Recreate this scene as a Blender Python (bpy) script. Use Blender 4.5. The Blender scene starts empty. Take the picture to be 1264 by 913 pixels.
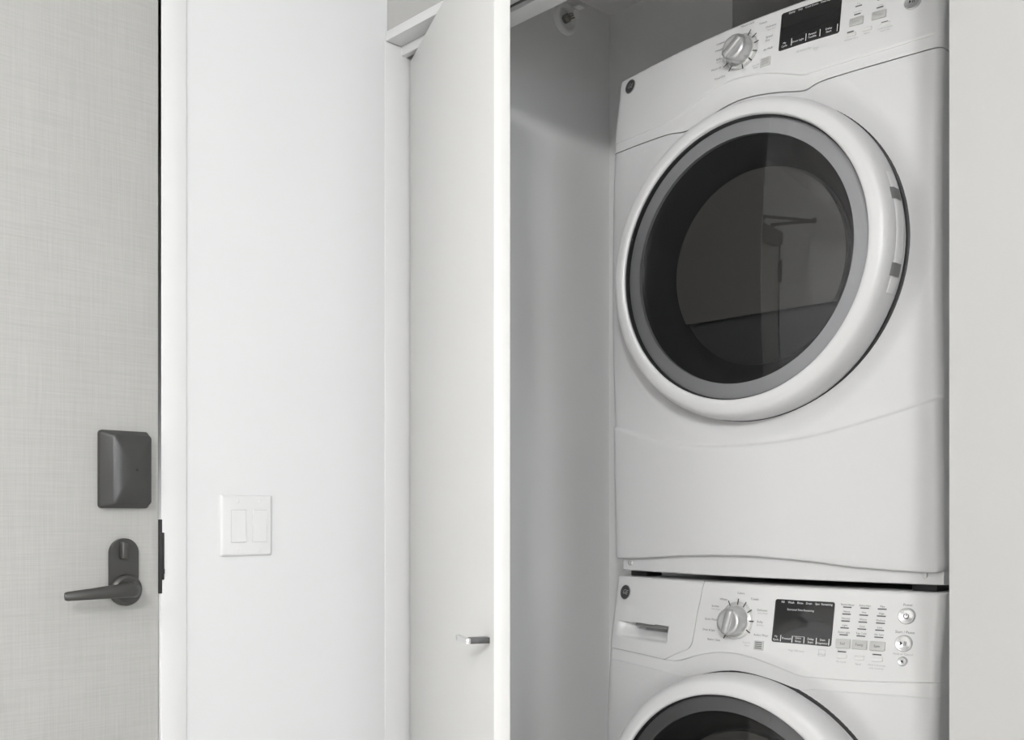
import bpy, bmesh, math
from mathutils import Vector, Matrix

C = bpy.context.scene.collection
SC = bpy.context.scene
PI = math.pi

# ------------------------------------------------------------------ camera
cam = bpy.data.cameras.new('camera')
camo = bpy.data.objects.new('camera', cam)
C.objects.link(camo)
camo.location = (1.761, -1.342, 1.125)
camo.rotation_euler = (PI / 2, 0, math.radians(45.81))
cam.sensor_fit = 'HORIZONTAL'
cam.sensor_width = 36.0
cam.lens = 36.0 * 1277.5 / 1264.0
cam.shift_y = (636.0 - 456.5) / 1264.0
cam.clip_start = 0.02
SC.camera = camo

# ------------------------------------------------------------------ world, added daylight, exposure
world = bpy.data.worlds.new('world')
SC.world = world
world.use_nodes = True
bg = world.node_tree.nodes['Background']
bg.inputs['Color'].default_value = (0.86, 0.93, 1.0, 1)
bg.inputs['Strength'].default_value = 1.0

def area(name, loc, rot, sx, sy, power, col):
    l = bpy.data.lights.new(name, 'AREA')
    l.shape = 'RECTANGLE'
    l.size = sx
    l.size_y = sy
    l.energy = power
    l.color = col
    o = bpy.data.objects.new(name, l)
    C.objects.link(o)
    o.location = loc
    o.rotation_euler = rot
    return o

# area light added as daylight behind the unseen end-wall window
area('added_window_light', (6.28, -2.6, 1.35), (0, math.radians(90), 0), 1.9, 3.2, 110, (0.93, 0.975, 1.0))

SC.view_settings.view_transform = 'Standard'
SC.view_settings.look = 'None'
SC.view_settings.gamma = 1.0
SC.view_settings.use_curve_mapping = False
SC.view_settings.exposure = 0.22

# ------------------------------------------------------------------ materials
def new_mat(name):
    m = bpy.data.materials.new(name)
    m.use_nodes = True
    return m, m.node_tree.nodes, m.node_tree.links, m.node_tree.nodes['Principled BSDF']

def plain(name, col, rough=0.5, metal=0.0, spec=0.5, coat=0.0, bump=0.0, bscale=200.0, var=0.0, vscale=3.0, stretch=(1, 1, 1)):
    m, n, l, b = new_mat(name)
    b.inputs['Base Color'].default_value = (*col, 1)
    b.inputs['Roughness'].default_value = rough
    b.inputs['Metallic'].default_value = metal
    b.inputs['Specular IOR Level'].default_value = spec
    if coat:
        b.inputs['Coat Weight'].default_value = coat
        b.inputs['Coat Roughness'].default_value = 0.06
    tc = n.new('ShaderNodeTexCoord')
    mp = n.new('ShaderNodeMapping')
    mp.inputs['Scale'].default_value = stretch
    l.new(tc.outputs['Object'], mp.inputs['Vector'])
    if var:
        t = n.new('ShaderNodeTexNoise')
        t.inputs['Scale'].default_value = vscale
        t.inputs['Detail'].default_value = 4
        l.new(mp.outputs['Vector'], t.inputs['Vector'])
        r = n.new('ShaderNodeMixRGB')
        r.inputs['Color1'].default_value = (*[c * (1 - var) for c in col], 1)
        r.inputs['Color2'].default_value = (*[min(1, c * (1 + var)) for c in col], 1)
        l.new(t.outputs['Fac'], r.inputs['Fac'])
        l.new(r.outputs['Color'], b.inputs['Base Color'])
    if bump:
        t2 = n.new('ShaderNodeTexNoise')
        t2.inputs['Scale'].default_value = bscale
        t2.inputs['Detail'].default_value = 3
        l.new(mp.outputs['Vector'], t2.inputs['Vector'])
        bp = n.new('ShaderNodeBump')
        bp.inputs['Strength'].default_value = bump
        bp.inputs['Distance'].default_value = 0.001
        l.new(t2.outputs['Fac'], bp.inputs['Height'])
        l.new(bp.outputs['Normal'], b.inputs['Normal'])
    return m

M = {}
M['wall'] = plain('white_wall_paint', (0.62, 0.626, 0.629), 0.55, bump=0.08, bscale=260, var=0.01)
M['wallfar'] = plain('taupe_wall_paint', (0.45, 0.44, 0.42), 0.6, bump=0.08, bscale=260)
M['wallwarm'] = plain('dimmed_greige_wall_paint', (0.38, 0.376, 0.368), 0.55, bump=0.08, bscale=260, var=0.012, vscale=1.5)  # greige darkened to stand in for weaker light on this wall
M['closet'] = plain('lifted_closet_paint', (0.88, 0.88, 0.875), 0.6, bump=0.08, bscale=260, var=0.01)  # paler than the hall white to stand in for missing closet light
M['trim'] = plain('white_satin_trim', (0.64, 0.64, 0.64), 0.35, var=0.005)
M['doorpaint'] = plain('white_door_paint', (0.645, 0.643, 0.632), 0.38, var=0.006)
M['ceiling'] = plain('ceiling_paint', (0.87, 0.86, 0.85), 0.8, bump=0.1, bscale=200)
M['enamel'] = plain('white_enamel', (0.595, 0.595, 0.598), 0.36)
M['plastic'] = plain('white_plastic', (0.625, 0.625, 0.625), 0.36)
M['pulltab'] = plain('pocket_plastic', (0.82, 0.82, 0.81), 0.25)
M['metal_grey'] = plain('grey_steel', (0.32, 0.32, 0.32), 0.4, metal=0.6)
M['black'] = plain('black_rubber', (0.012, 0.012, 0.012), 0.5)
M['gap'] = plain('dark_recess_grey', (0.16, 0.16, 0.16), 0.6)  # dark tone for the painted grip cavity shade and the ring notches
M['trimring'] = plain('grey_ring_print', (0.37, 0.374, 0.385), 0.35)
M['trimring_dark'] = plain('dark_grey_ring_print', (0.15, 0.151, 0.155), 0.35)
M['bowl'] = plain('black_bowl', (0.012, 0.012, 0.013), 0.35)
M['pane_in'] = plain('smoked_inner_pane', (0.045, 0.043, 0.04), 0.06, spec=0.8)
M['chrome'] = plain('chrome', (0.8, 0.8, 0.8), 0.08, metal=1.0)
M['satin'] = plain('satin_silver', (0.56, 0.56, 0.56), 0.32, metal=0.7)
M['knobgrip'] = plain('silver_knob_face', (0.42, 0.42, 0.42), 0.32, metal=0.5)
M['dial'] = plain('pearl_dial_ring', (0.62, 0.62, 0.61), 0.2, metal=0.3)
M['button'] = plain('pale_grey_button', (0.47, 0.47, 0.46), 0.3)
M['btnwhite'] = plain('white_button', (0.62, 0.62, 0.61), 0.3)
M['ink'] = plain('grey_ink', (0.08, 0.08, 0.08), 0.5)
M['inkdark'] = plain('dark_ink', (0.03, 0.03, 0.03), 0.5)
M['inkpale'] = plain('pale_grey_ink', (0.33, 0.33, 0.33), 0.5)
M['inkwhite'] = plain('white_ink', (0.75, 0.75, 0.75), 0.5)
M['screen'] = plain('black_display_glass', (0.022, 0.022, 0.022), 0.05, spec=0.6)
M['badge'] = plain('badge_dark', (0.07, 0.07, 0.07), 0.35, metal=0.3)
M['bronze'] = plain('dark_satin_bronze', (0.085, 0.084, 0.081), 0.36, metal=0.75, bump=0.03, bscale=600)
M['bronze2'] = plain('dark_grey_plastic', (0.05, 0.05, 0.049), 0.36, metal=0.35)
M['switch'] = plain('white_switch_plastic', (0.625, 0.625, 0.625), 0.28)
M['switchshade'] = plain('switch_gap_shade', (0.50, 0.50, 0.50), 0.4)  # greyer tone paints the shadow gap around each rocker
M['brass'] = plain('sprinkler_metal', (0.35, 0.34, 0.32), 0.4, metal=0.8)
M['escut'] = plain('sprinkler_ring_paint', (0.92, 0.92, 0.91), 0.4)

# woven vinyl covering on the entry door
m, n, l, b = new_mat('woven_grey_laminate')
tc = n.new('ShaderNodeTexCoord')
def stretched(sc, scale, detail=3):
    mp = n.new('ShaderNodeMapping')
    mp.inputs['Scale'].default_value = sc
    l.new(tc.outputs['Object'], mp.inputs['Vector'])
    t = n.new('ShaderNodeTexNoise')
    t.inputs['Scale'].default_value = scale
    t.inputs['Detail'].default_value = detail
    l.new(mp.outputs['Vector'], t.inputs['Vector'])
    return t
ta = stretched((1, 1, 0.03), 420)
tb = stretched((1, 0.03, 1), 420)
tcl = stretched((1, 1, 0.5), 9)
mx = n.new('ShaderNodeMath'); mx.operation = 'ADD'
l.new(ta.outputs['Fac'], mx.inputs[0]); l.new(tb.outputs['Fac'], mx.inputs[1])
mx2 = n.new('ShaderNodeMath'); mx2.operation = 'MULTIPLY_ADD'
l.new(tcl.outputs['Fac'], mx2.inputs[0]); mx2.inputs[1].default_value = 0.35
l.new(mx.outputs[0], mx2.inputs[2])
rp = n.new('ShaderNodeValToRGB')
rp.color_ramp.elements[0].position = 0.35
rp.color_ramp.elements[0].color = (0.355, 0.352, 0.338, 1)
rp.color_ramp.elements[1].position = 1.0
rp.color_ramp.elements[1].color = (0.445, 0.441, 0.425, 1)
sc_ = n.new('ShaderNodeMath'); sc_.operation = 'MULTIPLY'; sc_.inputs[1].default_value = 0.6
l.new(mx2.outputs[0], sc_.inputs[0]); l.new(sc_.outputs[0], rp.inputs['Fac'])
l.new(rp.outputs['Color'], b.inputs['Base Color'])
b.inputs['Roughness'].default_value = 0.5
bp = n.new('ShaderNodeBump'); bp.inputs['Strength'].default_value = 0.08; bp.inputs['Distance'].default_value = 0.0008
l.new(mx.outputs[0], bp.inputs['Height']); l.new(bp.outputs['Normal'], b.inputs['Normal'])
M['weave'] = m

# pale floor
m, n, l, b = new_mat('pale_wood_floor')
tc = n.new('ShaderNodeTexCoord')
mp = n.new('ShaderNodeMapping'); mp.inputs['Scale'].default_value = (1, 8, 1)
l.new(tc.outputs['Object'], mp.inputs['Vector'])
t = n.new('ShaderNodeTexNoise'); t.inputs['Scale'].default_value = 4; t.inputs['Detail'].default_value = 6
l.new(mp.outputs['Vector'], t.inputs['Vector'])
rp = n.new('ShaderNodeValToRGB')
rp.color_ramp.elements[0].color = (0.60, 0.585, 0.56, 1)
rp.color_ramp.elements[1].color = (0.72, 0.705, 0.68, 1)
l.new(t.outputs['Fac'], rp.inputs['Fac']); l.new(rp.outputs['Color'], b.inputs['Base Color'])
b.inputs['Roughness'].default_value = 0.4
M['floor'] = m

# glass of the machine doors: clear, slightly smoked, with a mirror-like surface
def glass_mat(name, tint):
    m, n, l, b = new_mat(name)
    n.remove(b)
    out = [x for x in n if x.type == 'OUTPUT_MATERIAL'][0]
    fr = n.new('ShaderNodeFresnel'); fr.inputs['IOR'].default_value = 1.52
    tr = n.new('ShaderNodeBsdfTransparent'); tr.inputs['Color'].default_value = (*tint, 1)
    gl = n.new('ShaderNodeBsdfGlossy'); gl.inputs['Roughness'].default_value = 0.0
    mixn = n.new('ShaderNodeMixShader')
    l.new(fr.outputs['Fac'], mixn.inputs['Fac'])
    l.new(tr.outputs['BSDF'], mixn.inputs[1]); l.new(gl.outputs['BSDF'], mixn.inputs[2])
    l.new(mixn.outputs['Shader'], out.inputs['Surface'])
    return m
M['glass'] = glass_mat('smoked_glass', (0.86, 0.86, 0.86))
M['winglass'] = glass_mat('window_glass', (0.97, 0.97, 0.97))

def emit(name, col, s):
    m, n, l, b = new_mat(name)
    b.inputs['Base Color'].default_value = (0.8, 0.8, 0.8, 1)
    b.inputs['Emission Color'].default_value = (*col, 1)
    b.inputs['Emission Strength'].default_value = s
    return m
M['globe'] = emit('added_opal_globe', (0.985, 0.985, 0.985), 230.0)  # globes added out of view to light closet and machines
M['globe_dim'] = emit('added_opal_globe_dim', (0.985, 0.985, 0.985), 72.0)
M['lamp'] = emit('added_lamp_lens', (1.0, 0.90, 0.78), 6.0)  # lens glow of the added ceiling downlights

# ------------------------------------------------------------------ mesh helpers
def link(name, me, mat, parent=None, label=None):
    o = bpy.data.objects.new(name, me)
    C.objects.link(o)
    if mat:
        me.materials.append(M[mat])
    if parent is not None:
        o.parent = parent
    if label:
        o['label'] = label
    return o

def finish(bm, name, mat, parent=None, label=None, smooth=35):
    bmesh.ops.remove_doubles(bm, verts=bm.verts, dist=1e-6)
    bmesh.ops.recalc_face_normals(bm, faces=bm.faces)
    me = bpy.data.meshes.new(name)
    bm.to_mesh(me); bm.free()
    if smooth:
        for p in me.polygons:
            p.use_smooth = True
        me.set_sharp_from_angle(angle=math.radians(smooth))
    return link(name, me, mat, parent, label)

def box(bm, lo, hi, bev=0.0, seg=2, mat=None):
    r = bmesh.ops.create_cube(bm, size=1.0)
    vs = r['verts']
    for v in vs:
        v.co = Vector(((lo[i] + hi[i]) / 2 + v.co[i] * (hi[i] - lo[i])) for i in range(3))
    if mat is not None:
        bmesh.ops.transform(bm, matrix=mat, verts=vs)
    if bev:
        es = list({e for v in vs for e in v.link_edges})
        bmesh.ops.bevel(bm, geom=es, offset=bev, segments=seg, affect='EDGES', profile=0.5)

def boxes(name, lst, mat, parent=None, bev=0.0, label=None, smooth=35):
    bm = bmesh.new()
    for lo, hi in lst:
        box(bm, lo, hi, bev)
    return finish(bm, name, mat, parent, label, smooth)

def lathe(bm, prof, n, fn, closed=False, a0=0.0, a1=2 * PI):
    """prof: list of (r, h); fn(r*cos, r*sin, h) -> Vector"""
    full = abs(a1 - a0 - 2 * PI) < 1e-6
    cnt = n if full else n + 1
    rings = []
    for (r, h) in prof:
        ring = []
        if r < 1e-7:
            v = bm.verts.new(fn(0, 0, h)); ring = [v] * cnt
        else:
            for i in range(cnt):
                a = a0 + (a1 - a0) * i / n
                ring.append(bm.verts.new(fn(r * math.cos(a), r * math.sin(a), h)))
        rings.append(ring)
    ns = len(rings)
    for j in range(ns if closed else ns - 1):
        A, B = rings[j], rings[(j + 1) % ns]
        for i in range(cnt if full else cnt - 1):
            k = (i + 1) % cnt
            f = []
            for v in (A[i], A[k], B[k], B[i]):
                if v not in f:
                    f.append(v)
            if len(f) > 2:
                try:
                    bm.faces.new(f)
                except ValueError:
                    pass

def tube(bm, pts, rad, n=12, flat=1.0):
    prev = None
    rings = []
    pts = [Vector(p) for p in pts]
    for i, p in enumerate(pts):
        d = (pts[min(i + 1, len(pts) - 1)] - pts[max(i - 1, 0)]).normalized()
        up = Vector((0, 0, 1)) if abs(d.z) < 0.95 else Vector((1, 0, 0))
        s = d.cross(up).normalized(); t = s.cross(d).normalized()
        r = rad[i] if isinstance(rad, (list, tuple)) else rad
        rings.append([bm.verts.new(p + s * (r * flat * math.cos(2 * PI * k / n)) + t * (r * math.sin(2 * PI * k / n))) for k in range(n)])
    for a, b_ in zip(rings, rings[1:]):
        for k in range(n):
            bm.faces.new((a[k], a[(k + 1) % n], b_[(k + 1) % n], b_[k]))
    bm.faces.new(rings[0]); bm.faces.new(rings[-1])

def empty(name, loc, label, cat, group=None):
    o = bpy.data.objects.new(name, None)
    C.objects.link(o)
    o.location = loc
    o['label'] = label; o['category'] = cat
    if group:
        o['group'] = group
    o.empty_display_size = 0.05
    return o

def structure(o, label=None, cat=None):
    o['kind'] = 'structure'
    if label: o['label'] = label
    if cat: o['category'] = cat
    return o

# ------------------------------------------------------------------ the setting
ZC = 2.45                        # ceiling height
X1, Y0 = 6.2, -5.6             # far ends of the room
OPX = 1.194                      # right side of closet opening
HD = 2.1305                      # closet header soffit
DY0, DY1 = -1.430, -0.508        # entry door, hinge side to latch side

structure(boxes('floor', [((-1.2, Y0 - 0.2, -0.05), (X1 + 0.2, 1.5, 0))], 'floor', smooth=0), 'pale floor of the hall', 'floor')
structure(boxes('ceiling', [((-1.2, Y0 - 0.2, ZC), (X1 + 0.2, 1.5, ZC + 0.08))], 'ceiling', smooth=0), 'plain white painted ceiling', 'ceiling')
DT = 2.12                        # entry door top
structure(boxes('wall_left', [
    ((-0.12, DY1 + 0.012, 0), (0, 0.0, ZC)),
    ((-0.12, Y0 - 0.12, 0), (0, DY0 - 0.012, ZC)),
    ((-0.12, DY0 - 0.012, DT + 0.012), (0, DY1 + 0.012, ZC))], 'wall', smooth=0),
    'white painted wall carrying the light switch, beside the grey entry door', 'wall')
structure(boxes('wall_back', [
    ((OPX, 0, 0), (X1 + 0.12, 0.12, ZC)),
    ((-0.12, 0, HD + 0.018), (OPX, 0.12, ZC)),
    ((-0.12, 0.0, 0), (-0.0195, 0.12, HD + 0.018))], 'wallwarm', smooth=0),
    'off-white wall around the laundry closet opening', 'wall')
# unseen end wall with an added window, plain front wall
def window_wall(name, axis, pos, lo, hi, w0, w1, z0, z1, label):
    if axis == 'x':
        f = lambda a, b_, c, d: ((pos, a, c), (pos + 0.12, b_, d))
    else:
        f = lambda a, b_, c, d: ((a, pos - 0.12, c), (b_, pos, d))
    o = boxes(name, [f(lo, w0, 0, ZC), f(w1, hi, 0, ZC), f(w0, w1, 0, z0), f(w0, w1, z1, ZC)], 'wallfar', smooth=0)
    return structure(o, label, 'wall')
window_wall('wall_right', 'x', X1, Y0 - 0.12, 0, -4.2, -1.0, 0.4, 2.3, 'taupe end wall with an added wide window')
structure(boxes('wall_front', [((-0.12, Y0 - 0.12, 0), (X1 + 0.12, Y0, ZC))], 'wallfar', smooth=0), 'plain taupe wall behind the camera', 'wall')
def window(name, axis, pos, w0, w1, z0, z1, label):
    t = 0.05
    if axis == 'x':
        f = lambda a, b_, c, d, e=0.03: ((pos + 0.06 - e, a, c), (pos + 0.06 + e, b_, d))
    else:
        f = lambda a, b_, c, d, e=0.03: ((a, pos - 0.06 - e, c), (b_, pos - 0.06 + e, d))
    mid = (w0 + w1) / 2
    o = boxes(name, [f(w0, w0 + t, z0, z1), f(w1 - t, w1, z0, z1), f(w0, w1, z0, z0 + t), f(w0, w1, z1 - t, z1), f(mid - t / 2, mid + t / 2, z0, z1)], 'trim')
    structure(o, label, 'window')
    boxes('pane', [f(w0 + t, mid - t / 2, z0 + t, z1 - t, 0.003)], 'winglass', o, smooth=0)
    boxes('pane', [f(mid + t / 2, w1 - t, z0 + t, z1 - t, 0.003)], 'winglass', o, smooth=0)
window('added_window_1', 'x', X1, -4.2, -1.0, 0.4, 2.3, 'added white framed two-pane window in the unseen end wall')

# closet interior
CLX = -0.027
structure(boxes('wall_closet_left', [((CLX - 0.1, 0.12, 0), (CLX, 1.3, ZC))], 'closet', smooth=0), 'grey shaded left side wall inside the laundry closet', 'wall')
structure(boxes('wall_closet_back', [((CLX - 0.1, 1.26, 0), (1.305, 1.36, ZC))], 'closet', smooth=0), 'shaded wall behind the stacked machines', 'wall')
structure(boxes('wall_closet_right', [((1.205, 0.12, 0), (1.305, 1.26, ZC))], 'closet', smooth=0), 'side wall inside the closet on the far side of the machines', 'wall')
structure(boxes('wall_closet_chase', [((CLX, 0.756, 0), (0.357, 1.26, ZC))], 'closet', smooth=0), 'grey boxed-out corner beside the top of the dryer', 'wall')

# closet jamb, header trim, stop and track
structure(boxes('trim_1', [((-0.0195, -0.0065, 0), (0.0012, 0.12, HD))], 'trim', bev=0.0015), 'white jamb board of the closet opening beside the switch wall', 'trim')
structure(boxes('trim_2', [((0.0012, -0.004, HD), (OPX, 0.036, HD + 0.02))], 'trim', bev=0.001), 'white trim strip along the closet header', 'trim')
structure(boxes('trim_3', [((0.0012, 0.0373, HD - 0.019), (OPX, 0.052, HD + 0.018))], 'trim', bev=0.0008), 'white stop strip under the closet header', 'trim')
structure(boxes('trim_4', [((0.0012, 0.078, HD - 0.0155), (OPX, 0.122, HD + 0.018))], 'closet', bev=0.0008), 'soffit board lightened for bounced light along the inside of the closet header', 'trim')  # paler closet paint stands in for bounced light on the soffit
trk = boxes('trim_5', [((0.0012, 0.0525, HD + 0.012), (OPX, 0.0775, HD + 0.018)),
                       ((0.0012, 0.0525, HD - 0.006), (OPX, 0.0555, HD + 0.012)),
                       ((0.0012, 0.0745, HD - 0.006), (OPX, 0.0775, HD + 0.012))], 'metal_grey', smooth=0)
structure(trk, 'grey metal door track under the closet header', 'trim')

# ---------------- entry door (door_1) and its frame
frame = boxes('trim_6', [((-0.11, DY1 + 0.003, 0), (0.004, -0.457, DT + 0.045)),
                         ((-0.11, DY0 - 0.046, 0), (0.004, DY0 - 0.003, DT + 0.045)),
                         ((-0.11, DY0 - 0.003, DT + 0.003), (0.004, DY1 + 0.003, DT + 0.045))], 'trim', bev=0.001)
structure(frame, 'white steel frame of the grey entry door', 'door frame')
bm = bmesh.new()
box(bm, (-0.02, DY1 + 0.0008, 1.0105), (0.0062, -0.5000, 1.0945), 0.001)
box(bm, (-0.02, DY1 + 0.0, 0.986), (0.0045, DY1 + 0.0045, 1.118), 0.0005)
box(bm, (0.0, -0.5035, 1.021), (0.0074, -0.5000, 1.030), 0.0005)
finish(bm, 'strike_plate', 'black', frame, 'black latch strike on the white door frame')
d1 = boxes('door_1', [((-0.045, DY0, 0.008), (-0.001, DY1, DT))], 'weave', bev=0.0015)
structure(d1, 'grey woven-textured entry door with dark lever handle and lock cover', 'door')
for hz in (0.25, 1.05, 1.93):
    bm = bmesh.new()
    box(bm, (-0.004, DY0 - 0.022, hz - 0.055), (0.0062, DY0 + 0.004, hz + 0.055), 0.001)
    lathe(bm, [(0, -0.058), (0.006, -0.058), (0.0075, -0.05), (0.0075, 0.05), (0.006, 0.058), (0, 0.058)], 14,
          lambda a, c, h: Vector((0.009 + a, DY0 - 0.006 + c, hz + h)))
    finish(bm, 'hinge', 'black', d1, 'black butt hinge')
# lock cover
bm = bmesh.new()
ya, yb, za, zb = -0.6175, -0.5300, 1.1375, 1.2715
cy_, cz_ = (ya + yb) / 2, (za + zb) / 2
def rrect(hw, hh, r, n=6):
    pts = []
    for (sx, sy, a0) in ((1, 1, 0), (-1, 1, PI / 2), (-1, -1, PI), (1, -1, 1.5 * PI)):
        for i in range(n + 1):
            a = a0 + PI / 2 * i / n
            pts.append((sx * (hw - r) + r * math.cos(a), sy * (hh - r) + r * math.sin(a)))
    return pts
layers = []
for (x, hw, hh, r, dy, dz) in ((0.0, .0437, .0670, .006, 0, 0), (.008, .0437, .0670, .006, 0, 0), (.0098, .0425, .0658, .006, 0, 0),
                               (.024, .0345, .0598, .006, .0068, -.0006), (.0262, .0325, .0580, .006, .0070, -.0006)):
    layers.append([bm.verts.new((x, cy_ + p + dy, cz_ + q + dz)) for p, q in rrect(hw, hh, r)])
for A, B in zip(layers, layers[1:]):
    k = len(A)
    for i in range(k):
        bm.faces.new((A[i], A[(i + 1) % k], B[(i + 1) % k], B[i]))
# gently bowed front
L = layers[-1]
cv = bm.verts.new((.0300, cy_ + .007, cz_ - .0006))
inner = [bm.verts.new((.0292, cy_ + .007 + (v.co.y - cy_ - .007) * .55, cz_ - .0006 + (v.co.z - cz_ + .0006) * .55)) for v in L]
k = len(L)
for i in range(k):
    bm.faces.new((L[i], L[(i + 1) % k], inner[(i + 1) % k], inner[i]))
    bm.faces.new((inner[i], inner[(i + 1) % k], cv))
lockc = finish(bm, 'lock_cover', 'bronze2', d1, 'dark grey electronic lock cover', 50)
bm = bmesh.new()
lathe(bm, [(0, 0.0004), (0.0026, 0.0004), (0.0026, -0.004)], 16, lambda a, c, h: Vector((0.0300 + h, -0.5615 + a, 1.2035 + c)))
finish(bm, 'keyhole', 'black', lockc)
# lever set
bm = bmesh.new()
pyc, hw = -0.5735, 0.0255
zt_, zb_ = 1.0855, 0.985
out = [(pyc + hw * math.cos(a), zt_ - hw + hw * math.sin(a)) for a in [PI * i / 24 for i in range(25)]] + [(pyc - hw, zb_), (pyc + hw, zb_)]
lay = []
for x, s in ((0, 1), (.0075, 1), (.009, .965)):
    lay.append([bm.verts.new((x, pyc + (p - pyc) * s, 1.035 + (q - 1.035) * s)) for p, q in out])
for A, B in zip(lay, lay[1:]):
    for i in range(len(A)):
        bm.faces.new((A[i], A[(i + 1) % len(A)], B[(i + 1) % len(A)], B[i]))
bm.faces.new(lay[-1])
lset = finish(bm, 'lock_plate', 'bronze', d1, 'dark bronze rounded lock plate', 40)
bm = bmesh.new()
lathe(bm, [(.0275, 0), (.0275, .0105), (.0255, .0135), (.021, .0155), (.0195, .015), (0, .0155)], 40, lambda a, c, h: Vector((.002 + h, -0.5715 + a, 0.996 + c)))
finish(bm, 'rosette', 'bronze', lset)
bm = bmesh.new()
tube(bm, [(.015, -.572, .997), (.040, -.572, .997), (.052, -.5735, .9985), (.0575, -.583, .9995), (.0575, -.61, .998), (.055, -.65, .9955), (.053, -.689, .9935), (.0525, -.6925, .9933)],
     [.0105, .0105, .0125, .0130, .0115, .0095, .0075, .0060], 18, 0.72)
finish(bm, 'lever', 'bronze', lset, 'dark bronze lever handle', 60)
bm = bmesh.new()
box(bm, (.008, -.5835, 1.0500), (.0225, -.5720, 1.0800), 0.0028, 3)
finish(bm, 'thumb_turn', 'bronze', lset, 'dark thumb turn')
# door closer near the hinge side
bm = bmesh.new()
box(bm, (0.0, DY0 + 0.07, DT - 0.075), (0.055, DY0 + 0.36, DT - 0.015), 0.006, 3)
clo = finish(bm, 'door_closer', 'bronze2', d1, 'dark door closer body')
bm = bmesh.new()
tube(bm, [(.03, DY0 + 0.16, DT - 0.015), (.03, DY0 + 0.16, DT + 0.012)], .011, 12)
tube(bm, [(.03, DY0 + 0.16, DT + 0.008), (.20, DY0 + 0.02, DT + 0.022)], .008, 10)
tube(bm, [(.20, DY0 + 0.02, DT + 0.022), (.02, DY0 + 0.26, DT + 0.03)], .007, 10)
tube(bm, [(.20, DY0 + 0.02, DT + 0.012), (.20, DY0 + 0.02, DT + 0.036)], .011, 10)
box(bm, (0.004, DY0 + 0.235, DT + 0.015), (0.024, DY0 + 0.285, DT + 0.042), 0.002)
finish(bm, 'closer_arm', 'black', clo, 'black folding closer arm')

# ---------------- closet door leaf (door_2), hinged at the jamb, standing ajar
ANG = math.radians(25.5)
bm = bmesh.new()
box(bm, (0.004, 0, 0.012), (0.600, 0.028, HD - 0.0265), 0.0012)
d2 = finish(bm, 'door_2', 'doorpaint')
d2.location = (0.0015, 0.0594, 0)
d2.rotation_euler = (0, 0, -ANG)
structure(d2, 'white flat closet door leaf standing ajar with a small chrome pull', 'door')
bm = bmesh.new()
box(bm, (0.522, -0.042, 0.9170), (0.585, -0.034, 0.9260), 0.001)
finish(bm, 'door_pull', 'chrome', d2, 'small chrome bar pull')
boxes('pull_post', [((0.563, -0.0335, 0.9165), (0.5805, -0.0005, 0.9262))], 'badge', d2, 0.0008, 'post of the pull, darkened for a dark reflection')  # dark colour paints a dark reflection in the chrome pull
bm = bmesh.new()
box(bm, (0.010, 0.006, HD - 0.0265), (0.032, 0.022, HD - 0.016), 0.0015)
tube(bm, [(0.021, 0.014, HD - 0.02), (0.021, 0.014, HD + 0.012)], .005, 12)
finish(bm, 'pivot', 'metal_grey', d2, 'grey steel top pivot')

# ---------------- light switch
sw = empty('light_switch', (0, -0.3355, 1.049), 'white double rocker light switch on the white wall beside the entry door', 'switch')
bm = bmesh.new()
hw, hh = .0540, .0572
lay = []
for x, s in ((0.0, 0), (.0035, 0), (.0055, .0022), (.0060, .0045)):
    lay.append([bm.verts.new((x, p, hh + q)) for p, q in rrect(hw - s, hh - s, .003)])
for A, B in zip(lay, lay[1:]):
    for i in range(len(A)):
        bm.faces.new((A[i], A[(i + 1) % len(A)], B[(i + 1) % len(A)], B[i]))
bm.faces.new(lay[-1])
finish(bm, 'wall_plate', 'switch', sw, None, 60)
for yc, tilt in ((-.0178, 1), (.0270, -1)):
    bm = bmesh.new()
    w_, h_ = .0148, .0298
    z0 = 1.1050 - 1.049
    box(bm, (.002, yc - w_ - .0014, z0 - h_ - .0014), (.0062, yc + w_ + .0014, z0 + h_ + .0014), .0005)
    e = finish(bm, 'rocker_frame', 'switchshade', sw)
    bm = bmesh.new()
    vs = []
    prof = [(-h_, .0060 + (.0030 if tilt > 0 else .0008)), (0, .0068), (h_, .0060 + (.0008 if tilt > 0 else .0030))]
    for sy in (-1, 1):
        vs.append([bm.verts.new((x, yc + sy * w_, z0 + z)) for z, x in prof] + [bm.verts.new((.003, yc + sy * w_, z0 + h_)), bm.verts.new((.003, yc + sy * w_, z0 - h_))])
    for i in range(5):
        bm.faces.new((vs[0][i], vs[0][(i + 1) % 5], vs[1][(i + 1) % 5], vs[1][i]))
    bm.faces.new(vs[0]); bm.faces.new(vs[1][::-1])
    finish(bm, 'rocker', 'switch', e, None, 5)
    for sz in (-1, 1):
        bm = bmesh.new()
        lathe(bm, [(.0030, 0), (.0030, .0007), (.0022, .0011), (0, .0012)], 14, lambda a, c, h: Vector((.0060 + h, yc + a, z0 + sz * .0475 + c)))
        box(bm, (.0068, yc - .0004, z0 + sz * .0475 - .0022), (.0073, yc + .0004, z0 + sz * .0475 + .0022))
        finish(bm, 'screw', 'btnwhite', sw)

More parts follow.
